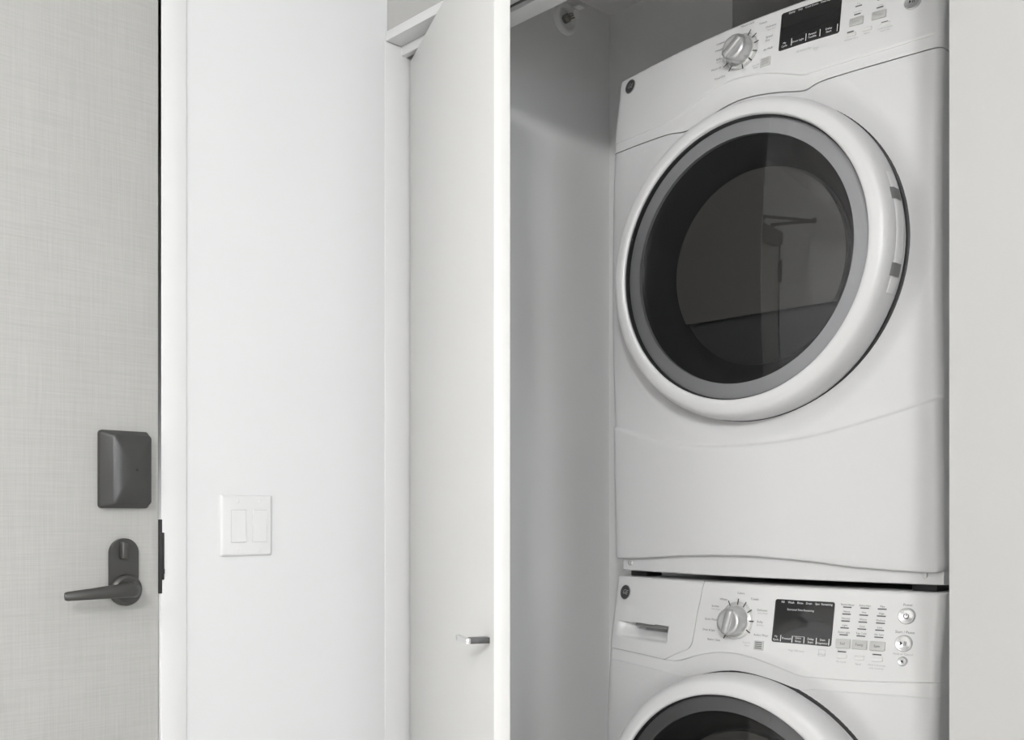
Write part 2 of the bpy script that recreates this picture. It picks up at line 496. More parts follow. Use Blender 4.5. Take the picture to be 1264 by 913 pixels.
# ---------------- sidewall sprinkler inside the closet
sp = empty('fire_sprinkler', (CLX, 0.582, 2.382), 'round white sidewall fire sprinkler on the closet wall near the ceiling', 'sprinkler')
bm = bmesh.new()
f = lambda a, c, h: Vector((h, a, c))
lathe(bm, [(.0400, 0), (.0400, .008), (.0380, .013), (.0345, .015), (.0305, .014), (.0270, .009), (.0255, -.002), (.015, -.003), (.010, .002)], 40, f)
finish(bm, 'escutcheon', 'escut', sp, None, 50)
bm = bmesh.new()
lathe(bm, [(.011, 0), (.011, .012), (.008, .016), (.004, .018), (0, .018)], 18, f)
tube(bm, [(.012, -.009, 0), (.030, -.012, 0), (.040, -.003, 0)], .0022, 8)
tube(bm, [(.012, .009, 0), (.030, .012, 0), (.040, .003, 0)], .0022, 8)
tube(bm, [(.016, 0, 0), (.040, 0, 0)], .0018, 8)
finish(bm, 'sprinkler_head', 'brass', sp, 'dark metal sprinkler head')
bm = bmesh.new()
lathe(bm, [(0, .040), (.012, .040), (.0125, .0415), (0, .042)], 18, f)
box(bm, (.036, -.012, .012), (.060, .012, .0135), .0004)
finish(bm, 'deflector', 'escut', sp)

# ------------------------------------------------------------------ laundry machines
def tabi(tab, z):
    n = len(tab)
    if z <= tab[0][0]: return tab[0][1]
    if z >= tab[-1][0]: return tab[-1][1]
    for i in range(n - 1):
        if z <= tab[i + 1][0]: break
    z0, v0 = tab[i]; z1, v1 = tab[i + 1]; h = z1 - z0
    def sl(k):
        if k == 0: return (tab[1][1] - tab[0][1]) / (tab[1][0] - tab[0][0])
        if k == n - 1: return (tab[-1][1] - tab[-2][1]) / (tab[-1][0] - tab[-2][0])
        return (tab[k + 1][1] - tab[k - 1][1]) / (tab[k + 1][0] - tab[k - 1][0])
    t = (z - z0) / h; m0 = sl(i) * h; m1 = sl(i + 1) * h
    return (2 * t**3 - 3 * t * t + 1) * v0 + (t**3 - 2 * t * t + t) * m0 + (-2 * t**3 + 3 * t * t) * v1 + (t**3 - t * t) * m1

def sst(a, b_, x):
    t = min(1, max(0, (x - a) / (b_ - a)))
    return t * t * (3 - 2 * t)

UA, UB = -0.006, 0.6815           # width of the machine fronts
UC = 0.342
RC = 0.013
BOW = 0.039
DV = [(1.03, .008), (1.31, 0), (1.5, -.008), (1.7, -.007), (1.875, 0), (2.031, .023)]
WV = [(.05, -.01), (.3, -.018), (.55, -.025), (.74, -.022), (.86, -.012), (1.0, .013)]
DCZ, WCZ = 1.583, 0.556
def front(u, z, tab, cz):
    s = max(-1, min(1, (u - 0.338) / 0.344))
    y = -BOW * math.cos(PI / 2 * s) + tabi(tab, z)
    e = min(RC, max(0, RC - min(u - UA, UB - u)))
    y += RC - math.sqrt(max(0, RC * RC - e * e))
    r = math.hypot(u - UC, z - cz)
    y += .012 * (1 - sst(.285, .332, r))
    return y
def Fd(u, z): return front(u, z, DV, DCZ)
def Fw(u, z): return front(u, z, WV, WCZ)

D_SEAM = [(-.01, 1.8745), (.08, 1.871), (.1595, 1.8665), (.1992, 1.861), (.2308, 1.8665), (.2647, 1.8767), (.31, 1.8847), (.3529, 1.8842), (.402, 1.8768), (.4415, 1.8676), (.4574, 1.8657), (.4742, 1.8695), (.4972, 1.8713), (.5791, 1.8741), (.70, 1.878)]
D_CREASE = [(-.01, 1.895), (.1355, 1.891), (.19, 1.8965), (.2287, 1.9095), (.2662, 1.9211), (.3027, 1.9249), (.3468, 1.9216), (.3889, 1.913), (.4292, 1.8994), (.4524, 1.8911), (.4673, 1.8905), (.5781, 1.8938), (.70, 1.901)]
D_SEAM2 = [(-.01, 1.311), (.0782, 1.2846), (.1685, 1.2648), (.2499, 1.2551), (.3057, 1.253), (.3905, 1.2547), (.4673, 1.2623), (.5383, 1.2765), (.6048, 1.293), (.70, 1.320)]
D_BOT = [(-.01, 1.034), (.1, 1.040), (.1995, 1.0472), (.3336, 1.0505), (.4477, 1.0458), (.5487, 1.0364), (.70, 1.030)]
W_SEAM = [(a, b_ - 1.0435) for a, b_ in D_SEAM]
W_CREASE = [(-.01, .8535), (.10, .849), (.161, .846), (.195, .8475), (.249, .8645), (.295, .8730), (.342, .8720), (.393, .862), (.449, .8475), (.467, .8465), (.578, .8500), (.70, .8595)]
DTOP, WTOP = 2.031, 1.000

def ulist(n):
    # denser towards the rounded corners
    us = [UA + RC * (1 - math.cos(PI / 2 * i / 6)) for i in range(6)]
    us += [UA + RC + (UB - UA - 2 * RC) * i / n for i in range(n + 1)]
    us += [UB - RC * (1 - math.cos(PI / 2 * i / 6)) for i in range(5, -1, -1)]
    return us

class Patch:
    """a sheet panel following the curved front, with turned-back edges"""
    def __init__(self, F, org, hole=None):
        self.bm = bmesh.new(); self.F = F; self.o = Vector(org); self.hole = hole
    def grid(self, rows):
        """rows: list of rows, each a list of (u, z, h); h = how far it stands proud"""
        V = [[self.bm.verts.new(Vector((u, self.F(u, z) - h, z)) - self.o) for (u, z, h) in r] for r in rows]
        for j in range(len(rows) - 1):
            for i in range(len(rows[0]) - 1):
                if self.hole:
                    u = (rows[j][i][0] + rows[j + 1][i + 1][0]) / 2; z = (rows[j][i][1] + rows[j + 1][i + 1][1]) / 2
                    if math.hypot(u - UC, z - self.hole[0]) < self.hole[1]:
                        continue
                self.bm.faces.new((V[j][i], V[j][i + 1], V[j + 1][i + 1], V[j + 1][i]))
    def done(self, name, mat, parent, back=None, depth=0.012, label=None, smooth=40):
        bm = self.bm
        bmesh.ops.remove_doubles(bm, verts=bm.verts, dist=1e-6)
        loose = [v for v in bm.verts if not v.link_faces]
        bmesh.ops.delete(bm, geom=loose, context='VERTS')
        es = [e for e in bm.edges if e.is_boundary]
        r = bmesh.ops.extrude_edge_only(bm, edges=es)
        for v in [g for g in r['geom'] if isinstance(g, bmesh.types.BMVert)]:
            if back is not None and (v.co.x + self.o.x < UA + 1e-4 or v.co.x + self.o.x > UB - 1e-4):
                v.co.y = back - self.o.y
            else:
                v.co.y += depth
        return finish(bm, name, mat, parent, label, smooth)

def conform(F, org, u0, z0, verts, lift=0.0):
    return [Vector((u0 + du, F(u0 + du, z0 + dz) - h - lift, z0 + dz)) - Vector(org) for du, dz, h in verts]

def disc_part(name, mat, parent, F, org, u, z, prof, n=32, label=None, smooth=40):
    bm = bmesh.new()
    o = Vector(org)
    # local tangent plane of the sloping panel
    e = .004
    fx = (F(u + e, z) - F(u - e, z)) / (2 * e); fz = (F(u, z + e) - F(u, z - e)) / (2 * e)
    y0 = F(u, z)
    lathe(bm, prof, n, lambda a, c, h: Vector((u + a, y0 + fx * a + fz * c - h, z + c)) - o)
    return finish(bm, name, mat, parent, label, smooth)

def plate_part(name, mat, parent, F, org, u0, u1, z0, z1, h, r=.0015, bev=.0006, label=None, base=-.002, n=8):
    """rounded rectangular plate lying on the panel (grid-filled so it follows the bow)"""
    bm = bmesh.new(); o = Vector(org)
    cu, cz, hw, hh = (u0 + u1) / 2, (z0 + z1) / 2, (u1 - u0) / 2, (z1 - z0) / 2
    lay = []
    for (hg, s) in ((base, 0), (h - bev, 0), (h, bev)):
        lay.append([bm.verts.new(Vector((cu + p, F(cu + p, cz + q) - hg, cz + q)) - o) for p, q in rrect(hw - s, hh - s, max(r - s, .0003), 4)])
    for A, B in zip(lay, lay[1:]):
        for i in range(len(A)):
            bm.faces.new((A[i], A[(i + 1) % len(A)], B[(i + 1) % len(A)], B[i]))
    # top face: strips from the right half outline to the left half outline
    T = lay[-1]
    f = bm.faces.new(T)
    bmesh.ops.triangulate(bm, faces=[f])
    return finish(bm, name, mat, parent, label, 40)

_fontcurve = []
def lettering(name, mat, parent, F, org, items, lift=.0005, label=None):
    """items: (text, u, z, size[, align[, shear[, spacing]]]) printed flat on the panel"""
    vs, fs = [], []
    o = Vector(org)
    for it in items:
        s, u, z, size = it[:4]
        cu = bpy.data.curves.new('print', 'FONT')
        cu.body = s; cu.size = size; cu.align_x = it[4] if len(it) > 4 else 'CENTER'; cu.align_y = 'CENTER'
        cu.shear = it[5] if len(it) > 5 else 0
        cu.resolution_u = 2
        cu.fill_mode = 'FRONT'
        ob = bpy.data.objects.new('print', cu)
        C.objects.link(ob)
        dg = bpy.context.evaluated_depsgraph_get()
        ev = ob.evaluated_get(dg)
        me = ev.to_mesh()
        k = len(vs)
        for v in me.vertices:
            uu, zz = u + v.co.x, z + v.co.y
            vs.append(Vector((uu, F(uu, zz) - lift, zz)) - o)
        for p in me.polygons:
            fs.append([k + i for i in p.vertices])
        ev.to_mesh_clear()
        bpy.data.objects.remove(ob); bpy.data.curves.remove(cu)
    me = bpy.data.meshes.new(name)
    me.from_pydata(vs, [], fs)
    ob = link(name, me, mat, parent, label)
    ob['kind'] = 'stuff'
    return ob

def marks(name, mat, parent, F, org, quads, lift=.0006, label=None):
    """flat printed bars; quads are lists of (u, z) corners"""
    o = Vector(org)
    for q in quads:
        me = bpy.data.meshes.new(name)
        me.from_pydata([Vector((u, F(u, z) - lift, z)) - o for u, z in q], [], [list(range(len(q)))])
        link(name, me, mat, parent, label)

def rect(u0, u1, z0, z1):
    return [(u0, z0), (u1, z0), (u1, z1), (u0, z1)]
def tick(cu, cz, ang, r0, r1, w):
    a = math.radians(ang); c, s = math.cos(a), math.sin(a)
    return [(cu + c * r0 - s * w, cz + s * r0 + c * w), (cu + c * r0 + s * w, cz + s * r0 - c * w),
            (cu + c * r1 + s * w, cz + s * r1 - c * w), (cu + c * r1 - s * w, cz + s * r1 + c * w)]
def frame_marks(u0, u1, z0, z1, t):
    return [rect(u0, u1, z0, z0 + t), rect(u0, u1, z1 - t, z1), rect(u0, u0 + t, z0 + t, z1 - t), rect(u1 - t, u1, z0 + t, z1 - t)]

def make_door(parent, org, cz, yd, hinge, F):
    """round porthole door; yd shifts the whole door forward"""
    o = Vector(org)
    fn = lambda a, c, h: Vector((UC + a * 1.012, yd + h, cz + c)) - o
    bm = bmesh.new()
    lathe(bm, [(.240, -.030), (.276, -.012), (.2825, -.013), (.2850, -.018), (.2858, -.030), (.2860, -.046), (.2838, -.0580), (.2805, -.0660), (.2770, -.0706), (.2730, -.0735),
               (.2680, -.0750), (.2600, -.0768), (.2545, -.0772), (.2520, -.0762), (.2506, -.0735), (.2495, -.060), (.240, -.056)], 120, fn, closed=True)
    door = finish(bm, 'door', 'enamel', parent, 'round white door ring', 50)
    bm = bmesh.new()
    lathe(bm, [(.2492, -.062), (.2485, -.0605), (.2210, -.0640), (.2205, -.056), (.246, -.053)], 120, fn, closed=True)
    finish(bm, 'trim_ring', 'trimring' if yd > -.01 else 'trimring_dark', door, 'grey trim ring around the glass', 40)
    # dark rubbery joint between white ring and grey trim
    bm = bmesh.new()
    lathe(bm, [(.2502, -.0700), (.2484, -.0690), (.2478, -.0600), (.2500, -.0600)], 120, fn, closed=True)
    finish(bm, 'door_gasket', 'black', door, 'thin black joint around the glass')
    # thin black ring painting the shadow gap between door ring and front panel
    bm = bmesh.new()
    def shadow_line(a, c, h):
        u, z = UC + a * 1.012, cz + c
        return Vector((u, F(u, z) + .0028 - h, z)) - o
    lathe(bm, [(.2800, .0005), (.2862, .0005), (.2869, .0), (.2869, -.002)], 120, shadow_line)
    finish(bm, 'door_shadow_line', 'black', door, 'thin black line painting the shadow gap behind the ring')
    # bulged glass pane
    bm = bmesh.new()
    R = .2482
    prof = []
    for i in range(15):
        r = R * i / 14
        prof.append((r, -.0690 - .009 * (1 - (r / R) ** 2)))
    lathe(bm, prof, 120, lambda a, c, h: fn(a, c, h + .022 * a))
    finish(bm, 'door_glass', 'glass', door, 'smoked convex glass', 60)
    # black bowl behind the glass, its floor cut straight
    bm = bmesh.new()
    lathe(bm, [(.2215, -.0575), (.212, -.050), (.186, -.004), (.180, .010), (0, .012)], 96, fn)
    finish(bm, 'door_bowl', 'bowl', door, 'black bowl behind the glass', 40)
    bm = bmesh.new()
    cut = -.088
    pts = []
    R2 = .1765
    a0 = math.asin(cut / R2)
    for i in range(65):
        a = a0 + (PI - 2 * a0) * i / 64
        pts.append((R2 * math.cos(a), R2 * math.sin(a)))
    top = [bm.verts.new(fn(a, c, -.006)) for a, c in pts]
    bot = [bm.verts.new(fn(a, c, .006)) for a, c in pts]
    bm.faces.new(top)
    for i in range(len(pts)):
        k = (i + 1) % len(pts)
        bm.faces.new((top[i], top[k], bot[k], bot[i]))
    finish(bm, 'inner_window', 'pane_in', door, 'grey inner window with a straight lower edge', 30)
    if hinge:
        # side strip with two notches, where the door meets its hinge
        bm = bmesh.new()
        lathe(bm, [(.2850, -.026), (.2874, -.0285), (.2876, -.0465), (.2852, -.0495)], 24, fn, closed=True, a0=math.radians(-20), a1=math.radians(20))
        hc = finish(bm, 'hinge_cover', 'plastic', door, 'white hinge cover strip', 40)
        for a0_, a1_ in ((10.2, 14.2), (-14.6, -10.4)):
            bm = bmesh.new()
            lathe(bm, [(.2852, -.0285), (.2885, -.0285), (.2885, -.0475), (.2850, -.0535), (.2830, -.0535)], 8, fn, closed=True, a0=math.radians(a0_), a1=math.radians(a1_))
            finish(bm, 'notch', 'gap', hc, 'dark notch')
    return door

def make_badge(parent, F, org, u, z):
    b_ = disc_part('badge', 'badge', parent, F, org, u, z, [(.0145, -.001), (.0145, .0012), (.0138, .0020), (.0124, .0020), (.0120, .0014), (0, .0014)], 36, 'round dark badge')
    lettering('monogram', 'satin', b_, F, org, [('G', u - .0036, z + .0005, .0128, 'CENTER', .35), ('E', u + .0042, z - .0005, .0128, 'CENTER', .35)], .0020)
    disc_part('badge_rim', 'metal_grey', b_, F, org, u, z, [(.0146, -.001), (.0146, .0021), (.0138, .0024), (.0134, .0015)], 36)
    return b_

def make_knob(parent, F, org, u, z, ticks, grip):
    ring = disc_part('dial', 'dial', parent, F, org, u, z, [(.0335, -.001), (.0335, .0035), (.0315, .0062), (.0290, .0068), (.0280, .0055), (0, .0055)], 48, 'pearl grey dial ring')
    marks('dial_tick', 'inkdark', ring, F, org, [tick(u, z, a, .0285, .0395, .0011) for a in ticks], .0070)
    e = .004
    fx = (F(u + e, z) - F(u - e, z)) / (2 * e); fz = (F(u, z + e) - F(u, z - e)) / (2 * e)
    bm = bmesh.new(); o = Vector(org); y0 = F(u, z)
    fn = lambda a, c, h: Vector((u + a, y0 + fx * a + fz * c - h, z + c)) - o
    lathe(bm, [(.0262, .004), (.0262, .010), (.0252, .024), (.0240, .0290), (.0215, .0322), (.0190, .0330), (.0170, .0325), (0, .0318)], 48, fn)
    k = finish(bm, 'knob', 'satin', ring, 'satin silver knob', 50)
    # grip ridge across the knob
    bm = bmesh.new()
    a = math.radians(grip); c_, s_ = math.cos(a), math.sin(a)
    lay = []
    for (L_, w_, h) in ((.0225, .0075, .030), (.0222, .0070, .0340), (.0212, .0058, .0366), (.0190, .0036, .0378)):
        pts = rrect(L_, w_, min(w_, .004) * .95, 5)
        lay.append([bm.verts.new(fn(p * c_ - q * s_, p * s_ + q * c_, h)) for p, q in pts])
    for A, B in zip(lay, lay[1:]):
        for i in range(len(A)):
            bm.faces.new((A[i], A[(i + 1) % len(A)], B[(i + 1) % len(A)], B[i]))
    bm.faces.new(lay[-1])
    finish(bm, 'grip_ridge', 'knobgrip', k, 'silver grip ridge', 70)
    return ring

MX, MY = 0.37, 0.306
def root(name, z, label, cat):
    e = empty(name, (MX, MY, z), label, cat)
    return e

# ---------------- dryer
dry = root('dryer', 1.012, 'white front-loading dryer with grey-rimmed dark glass door, stacked on the washer', 'dryer')
OD = (0, 0, 1.012)
bm = bmesh.new()
box(bm, (UA + .002, .052, 1.040 - 1.012), (UB - .002, .74, 2.024 - 1.012), .004)
finish(bm, 'cabinet', 'enamel', dry)
p = Patch(lambda u, z: Fd(max(u, UA + RC), 1.06) + .010, OD)
ub = [.013 + (UB - .004 - .013) * i / 60 for i in range(61)]
p.grid([[(u, 1.012, -.003) for u in ub], [(u, 1.0135, -.0005) for u in ub], [(u, 1.016, 0) for u in ub], [(u, 1.056, 0) for u in ub]])
bs = p.done('base', 'enamel', dry, depth=.10, label='white base strip')
for su in (.035, .650):
    bm = bmesh.new()
    lathe(bm, [(.0052, .001), (.0052, -.001), (.0042, -.0022), (0, -.0026)], 16, lambda a, c, h: Vector((su + a, Fd(su, 1.06) + .010 + h, .0155 + c)))
    box(bm, (su - .0006, Fd(su, 1.06) + .0066, .0125), (su + .0006, Fd(su, 1.06) + .0085, .0185))
    finish(bm, 'screw', 'satin', bs)
US = ulist(110)
p = Patch(Fd, OD, hole=(DCZ, .262))
def dbot(u):
    d = min(u - UA, UB - u); r = .014
    e = max(0, r - d)
    return tabi(D_BOT, u) + r - math.sqrt(max(0, r * r - e * e))
rows = [[] for _ in range(2 + 26 + 4 + 110)]
for u in US:
    b0, s2, s1 = dbot(u), tabi(D_SEAM2, u), tabi(D_SEAM, u) - .0009
    k = 0
    for (dz, h) in ((0, -.005), (.0022, -.001)):
        rows[k].append((u, b0 + dz, h + .0030)); k += 1
    for i in range(26):
        rows[k].append((u, b0 + .006 + (s2 - .005 - b0 - .006) * i / 25, .0030)); k += 1
    for (dz, h) in ((-.0028, .0024), (-.0010, .0006), (.0008, -.0016), (.0040, -.0028)):
        rows[k].append((u, s2 + dz, h)); k += 1
    for i in range(110):
        rows[k].append((u, s2 + .008 + (s1 - s2 - .008) * i / 109, -.0028 if False else -.0028 + .0003 * 0)); k += 1
p.grid(rows)
p.done('front_panel', 'enamel', dry, back=.056)
p = Patch(Fd, OD)
rows = [[] for _ in range(14 + 2 + 40 + 4)]
for u in US:
    s1, cr = tabi(D_SEAM, u) + .0009, tabi(D_CREASE, u)
    k = 0
    for i in range(14):
        rows[k].append((u, s1 + (cr - .0012 - s1) * i / 13, -.0024)); k += 1
    for (dz, h) in ((-.0006, -.0021), (.0004, -.0004)):
        rows[k].append((u, cr + dz, h)); k += 1
    for i in range(40):
        rows[k].append((u, cr + .0014 + (DTOP - .005 - cr - .0014) * i / 39, 0)); k += 1
    for (dz, h) in ((-.0035, -.0003), (-.0016, -.0014), (-.0004, -.0032), (0, -.0055)):
        rows[k].append((u, DTOP + dz, h)); k += 1
p.grid(rows)
cpd = p.done('control_panel', 'plastic', dry, back=.056, depth=.060)
bm = bmesh.new()
box(bm, (UA + .001, .046, 2.012 - 1.012), (UB - .001, .74, 2.0295 - 1.012), .003)
finish(bm, 'top_panel', 'enamel', dry)
make_door(dry, OD, DCZ, 0.0, True, Fd)
make_badge(cpd, Fd, OD, .0335, 2.0075)
make_knob(cpd, Fd, OD, .326, 1.9735, [60, 35, 10, -18, -45, -75, -122, -148], 40)
plate_part('display', 'screen', cpd, Fd, OD, .4030, .5145, 1.9480, 2.0190, .0012, .004, label='black display window')
lettering('display_print', 'inkwhite', cpd, Fd, OD, [
    ('Damp', .424, 2.0145, .0050), ('Dry', .440, 2.0145, .0050), ('Cool Down', .461, 2.0145, .0050), ('Time Remaining', .492, 2.0145, .0048),
    ('My', .4145, 1.9600, .0048), ('Cycle', .4145, 1.9545, .0048), ('Drum Light', .4400, 1.9568, .0048), ('Extend', .4665, 1.9610, .0050), ('Tumble', .4665, 1.9555, .0050),
    ('Delay', .4960, 1.9610, .0050), ('Start', .4960, 1.9555, .0050)], .0016)
marks('display_rule', 'inkwhite', cpd, Fd, OD, [rect(u, u + .0011, 1.9515, 1.9645) for u in (.4275, .4545, .4800, .5105)], .0016)
lettering('panel_print', 'ink', cpd, Fd, OD, [
    ('Mixed Loads', .3330, 2.0235, .0056), ('Towels', .3660, 2.0150, .0056), ('Delicates', .3835, 2.0035, .0056), ('Speed', .3815, 1.9840, .0056), ('Dry', .3790, 1.9775, .0056),
    ('Air Fluff', .3810, 1.9605, .0056), ('Cottons', .2745, 2.0080, .0056), ('Casuals', .2720, 1.9955, .0056), ('Bulky', .2745, 1.9770, .0056), ('Warm Up', .2700, 1.9590, .0056), ('Timed Dry', .2805, 1.9385, .0056),
    ('Level', .5435, 2.0180, .0048), ('Temp', .5800, 2.0180, .0048)])
lettering('panel_print_pale', 'inkpale', cpd, Fd, OD, [
    ('Easy Care', .3850, 1.9975, .0042), ('Quick', .2745, 1.9710, .0042), ('Press For', .3590, 1.9370, .0040), ('Steam', .3600, 1.9325, .0040),
    ('HE Sensor Dry', .4520, 1.9362, .0046), ('Energy', .4745, 1.9330, .0036), ('Save', .4745, 1.9295, .0036),
    ('Wrinkle Care', .5360, 1.9300, .0042), ('Signal', .5620, 1.9330, .0042), ('Lock Controls', .5920, 1.9335, .0040), ('Hold 3 Sec', .5920, 1.9290, .0036),
    ('More Dry', .5450, 2.0085, .0040), ('Dry', .5445, 1.9912, .0040), ('Less Dry', .5440, 1.9768, .0040), ('High', .5820, 2.0065, .0040), ('Medium', .5815, 1.9915, .0040), ('Low', .5810, 1.9770, .0040)])
marks('indicator_bar', 'ink', cpd, Fd, OD, [rect(u - .0056, u + .0056, z - .0011, z + .0011) for u, z in
      ((.5452, 2.0030), (.5447, 1.9866), (.5437, 1.9722), (.5818, 2.0010), (.5813, 1.9868), (.5808, 1.9726), (.5905, 1.9437), (.5341, 1.9432))])
plate_part('steam_button', 'button', cpd, Fd, OD, .3680, .3890, 1.9285, 1.9458, .0018)
marks('button_print_line', 'inkpale', cpd, Fd, OD, [rect(.3715, .3855, z, z + .0012) for z in (1.9325, 1.9355, 1.9385, 1.9415)], .0021)
for u0, u1 in ((.5318, .5549), (.5690, .5922)):
    plate_part('select_button', 'button', cpd, Fd, OD, u0, u1, 1.9522, 1.9660, .0030)
lettering('button_names', 'inkpale', cpd, Fd, OD, [('Level', .5433, 1.9592, .0056), ('Temp', .5806, 1.9592, .0056)], .0033)
for u0, u1, z0 in ((.5275, .5440, .9347), (.5535, .5700, .9372), (.5835, .6000, .9372)):
    plate_part('option_button', 'btnwhite', cpd, Fd, OD, u0, u1, 1 + z0, 1 + z0 + .0062, .0012)
for z, r in ((1.9655, .0132),):
    pb = disc_part('power_button', 'satin', cpd, Fd, OD, .6335, z, [(r, -.001), (r, .0020), (r - .0015, .0036), (r - .003, .0032), (0, .0026)], 36, 'round silver start button')
marks('start_symbol', 'inkdark', cpd, Fd, OD, [[(.6290, 1.9625), (.6330, 1.9655), (.6290, 1.9685)], rect(.6345, .6355, 1.9625, 1.9685), rect(.6370, .6380, 1.9625, 1.9685)], .0042)
pb = disc_part('power_button', 'satin', cpd, Fd, OD, .6335, 2.0080, [(.0132, -.001), (.0132, .0020), (.0117, .0036), (.0102, .0032), (0, .0026)], 36, 'round silver power button')

# ---------------- washer
was = root('washer', 0.0, 'white front-loading washer with detergent drawer, standing under the dryer', 'washer')
OW = (0, 0, 0)
bm = bmesh.new()
box(bm, (UA + .002, .052, .03), (UB - .002, .76, .990), .004)
finish(bm, 'cabinet', 'enamel', was)
for fu in (.06, .62):
    for fy in (.08, .70):
        bm = bmesh.new()
        lathe(bm, [(0, 0), (.022, 0), (.024, .006), (.018, .012), (.010, .014), (.010, .035), (0, .035)], 18, lambda a, c, h: Vector((fu + a, fy + c, h)))
        finish(bm, 'foot', 'black', was)
bm = bmesh.new()
box(bm, (UA + .003, .036, .985), (UB - .0015, .76, .9995), .003)
finish(bm, 'top_panel', 'metal_grey', was, 'grey top panel')
p = Patch(Fw, OW, hole=(WCZ, .262))
rows = [[] for _ in range(116)]
for u in US:
    s1 = tabi(W_SEAM, u) - .0002
    for i in range(116):
        rows[i].append((u, .055 + (s1 - .055) * i / 115, -.0026))
p.grid(rows)
p.done('front_panel', 'enamel', was, back=.056)
UD = [(.84, .150), (.8465, .1605), (.862, .193), (.870, .2140), (.875, .2215), (.885, .2270), (.9387, .2324), (.9963, .2396), (1.01, .241)]
def rollrows(z0fn, h0=0.0):
    pass
# control panel to the right of the drawer, with the band under the crease across the full width
p = Patch(Fw, OW)
rows = [[] for _ in range(12)]
for u in US:
    s1, cr = tabi(W_SEAM, u) + .0002, tabi(W_CREASE, u)
    for i in range(12):
        rows[i].append((u, s1 + (cr - .0001 - s1) * i / 11, -.0016))
p.grid(rows)
NR = 60
NU = 110
fr = [i / NU for i in range(NU)]
tail = [UB - RC * (1 - math.cos(PI / 2 * i / 6)) for i in range(6, -1, -1)]
def panel_rows(fn_u):
    rows = []
    zs = [(.0001, -.0015), (.0006, -.0006), (.0016, 0)] + [None] * NR + [(-.0035, -.0003), (-.0016, -.0014), (-.0004, -.0032), (0, -.0055)]
    for j, q in enumerate(zs):
        row = []
        for i in range(NU + 7):
            u = .4
            for _ in range(6):
                cr = tabi(W_CREASE, u)
                if q is None:
                    t = (j - 3 + .5) / NR; z = cr + .002 + (WTOP - .006 - cr) * t; h = 0
                elif j < 3:
                    z = cr + q[0]; h = q[1]
                else:
                    z = WTOP + q[0]; h = q[1]
                u = fn_u(i, z)
            row.append((u, z, h))
        rows.append(row)
    return rows
def right_u(i, z):
    a = tabi(UD, z) + .0007
    if i < NU:
        return a + (UB - RC - a) * i / NU
    return tail[i - NU]
p.grid(panel_rows(right_u))
cpw = p.done('control_panel', 'plastic', was, back=.056, depth=.060)
# detergent drawer
def pocket(u, z):
    z0, z1 = .8785, .9085
    vz = (.25 * sst(z0 - .003, z0 + .003, z) + .75 * sst(z0, z1 - .004, z)) * (1 - sst(z1 - .0010, z1 + .0010, z))
    edge = 1 - sst(.1600, .1630, u)
    side = sst(.014, .034, u)
    ramp = sst(.020, .082, u)
    return vz * edge * side * (.008 + .030 * ramp)
p = Patch(Fw, OW)
head = [UA + RC * (1 - math.cos(PI / 2 * i / 6)) for i in range(7)]
ND = 120
zrows = [(None, 0.0)] + []
rows = []
for j in range(86):
    row = []
    for i in range(7 + ND):
        u = .1
        for _ in range(5):
            zb0 = tabi(W_CREASE, min(u, .161)) + .0009
            if j < 80:
                z = zb0 + (WTOP - .006 - zb0) * j / 79; h = 0
            else:
                dz, h = [(-.0050, -.0001), (-.0035, -.0003), (-.0022, -.0009), (-.0012, -.0018), (-.0004, -.0032), (0, -.0055)][j - 80]
                z = WTOP + dz
            b1 = tabi(UD, z) - .0007
            u = head[i] if i < 7 else UA + RC + (b1 - UA - RC) * (i - 6) / ND
        row.append((u, z, h - pocket(u, z)))
    rows.append(row)
p.grid(rows)
drw = p.done('detergent_drawer', 'plastic', was, back=.056, depth=.060, label='white detergent drawer front with a finger pocket', smooth=50)
marks('grip_cavity_shade', 'gap', drw, lambda u, z: Fw(u, z) + .006, OW, [rect(.066 + .0117 * i, .066 + .0117 * (i + 1), .9030, .9084) for i in range(8)], 0)  # flat dark strip painting the shade at the top of the finger pocket
make_door(was, OW, WCZ, -.030, True, Fw)
make_badge(drw, Fw, OW, .0300, .9680)
make_knob(cpw, Fw, OW, .3240, .9340, [86, 60, 33, 2, -30, -122, 118], 80)
plate_part('display', 'screen', cpw, Fw, OW, .3985, .5080, .9020, .9768, .0012, .004, label='black display window')
lettering('display_print', 'inkwhite', cpw, Fw, OW, [
    ('Fill', .4139, .9722, .0052), ('Wash', .4295, .9722, .0052), ('Rinse', .4465, .9722, .0052), ('Drain', .4625, .9722, .0050), ('Spin', .4780, .9722, .0050), ('Remaining', .4945, .9722, .0048),
    ('Estimated Time Remaining', .4480, .9600, .0046),
    ('My', .4070, .9122, .0048), ('Cycle', .4070, .9067, .0048), ('Prewash', .4275, .9098, .0052), ('Extra', .4490, .9122, .0050), ('Rinse', .4490, .9067, .0050), ('Delay', .4715, .9122, .0052), ('Start', .4715, .9067, .0052),
    ('Stain', .4930, .9122, .0052), ('Inspector', .4930, .9067, .0050)], .0016)
marks('display_rule', 'inkwhite', cpw, Fw, OW, [rect(u, u + .0013, .9040, .9150) for u in (.4155, .4372, .4592, .4812, .5035)] + [rect(.4378, .4598, .9146, .9151)], .0016)
lettering('panel_print', 'ink', cpw, Fw, OW, [
    ('Colors', .3266, .9829, .0056), ('Towels', .3565, .9737, .0056), ('Delicates', .3742, .9552, .0056), ('Bulky', .3720, .9345, .0056), ('Active Wear', .3765, .9114, .0056),
    ('Whites', .2900, .9699, .0056), ('Sanitize', .2730, .9565, .0056), ('Quick Wash', .2660, .9318, .0056), ('Drain & Spin', .2640, .9120, .0056), ('Basket Clean', .2775, .8953, .0056),
    ('Power', .6276, .9784, .0056), ('Start / Pause', .6264, .9343, .0060)])
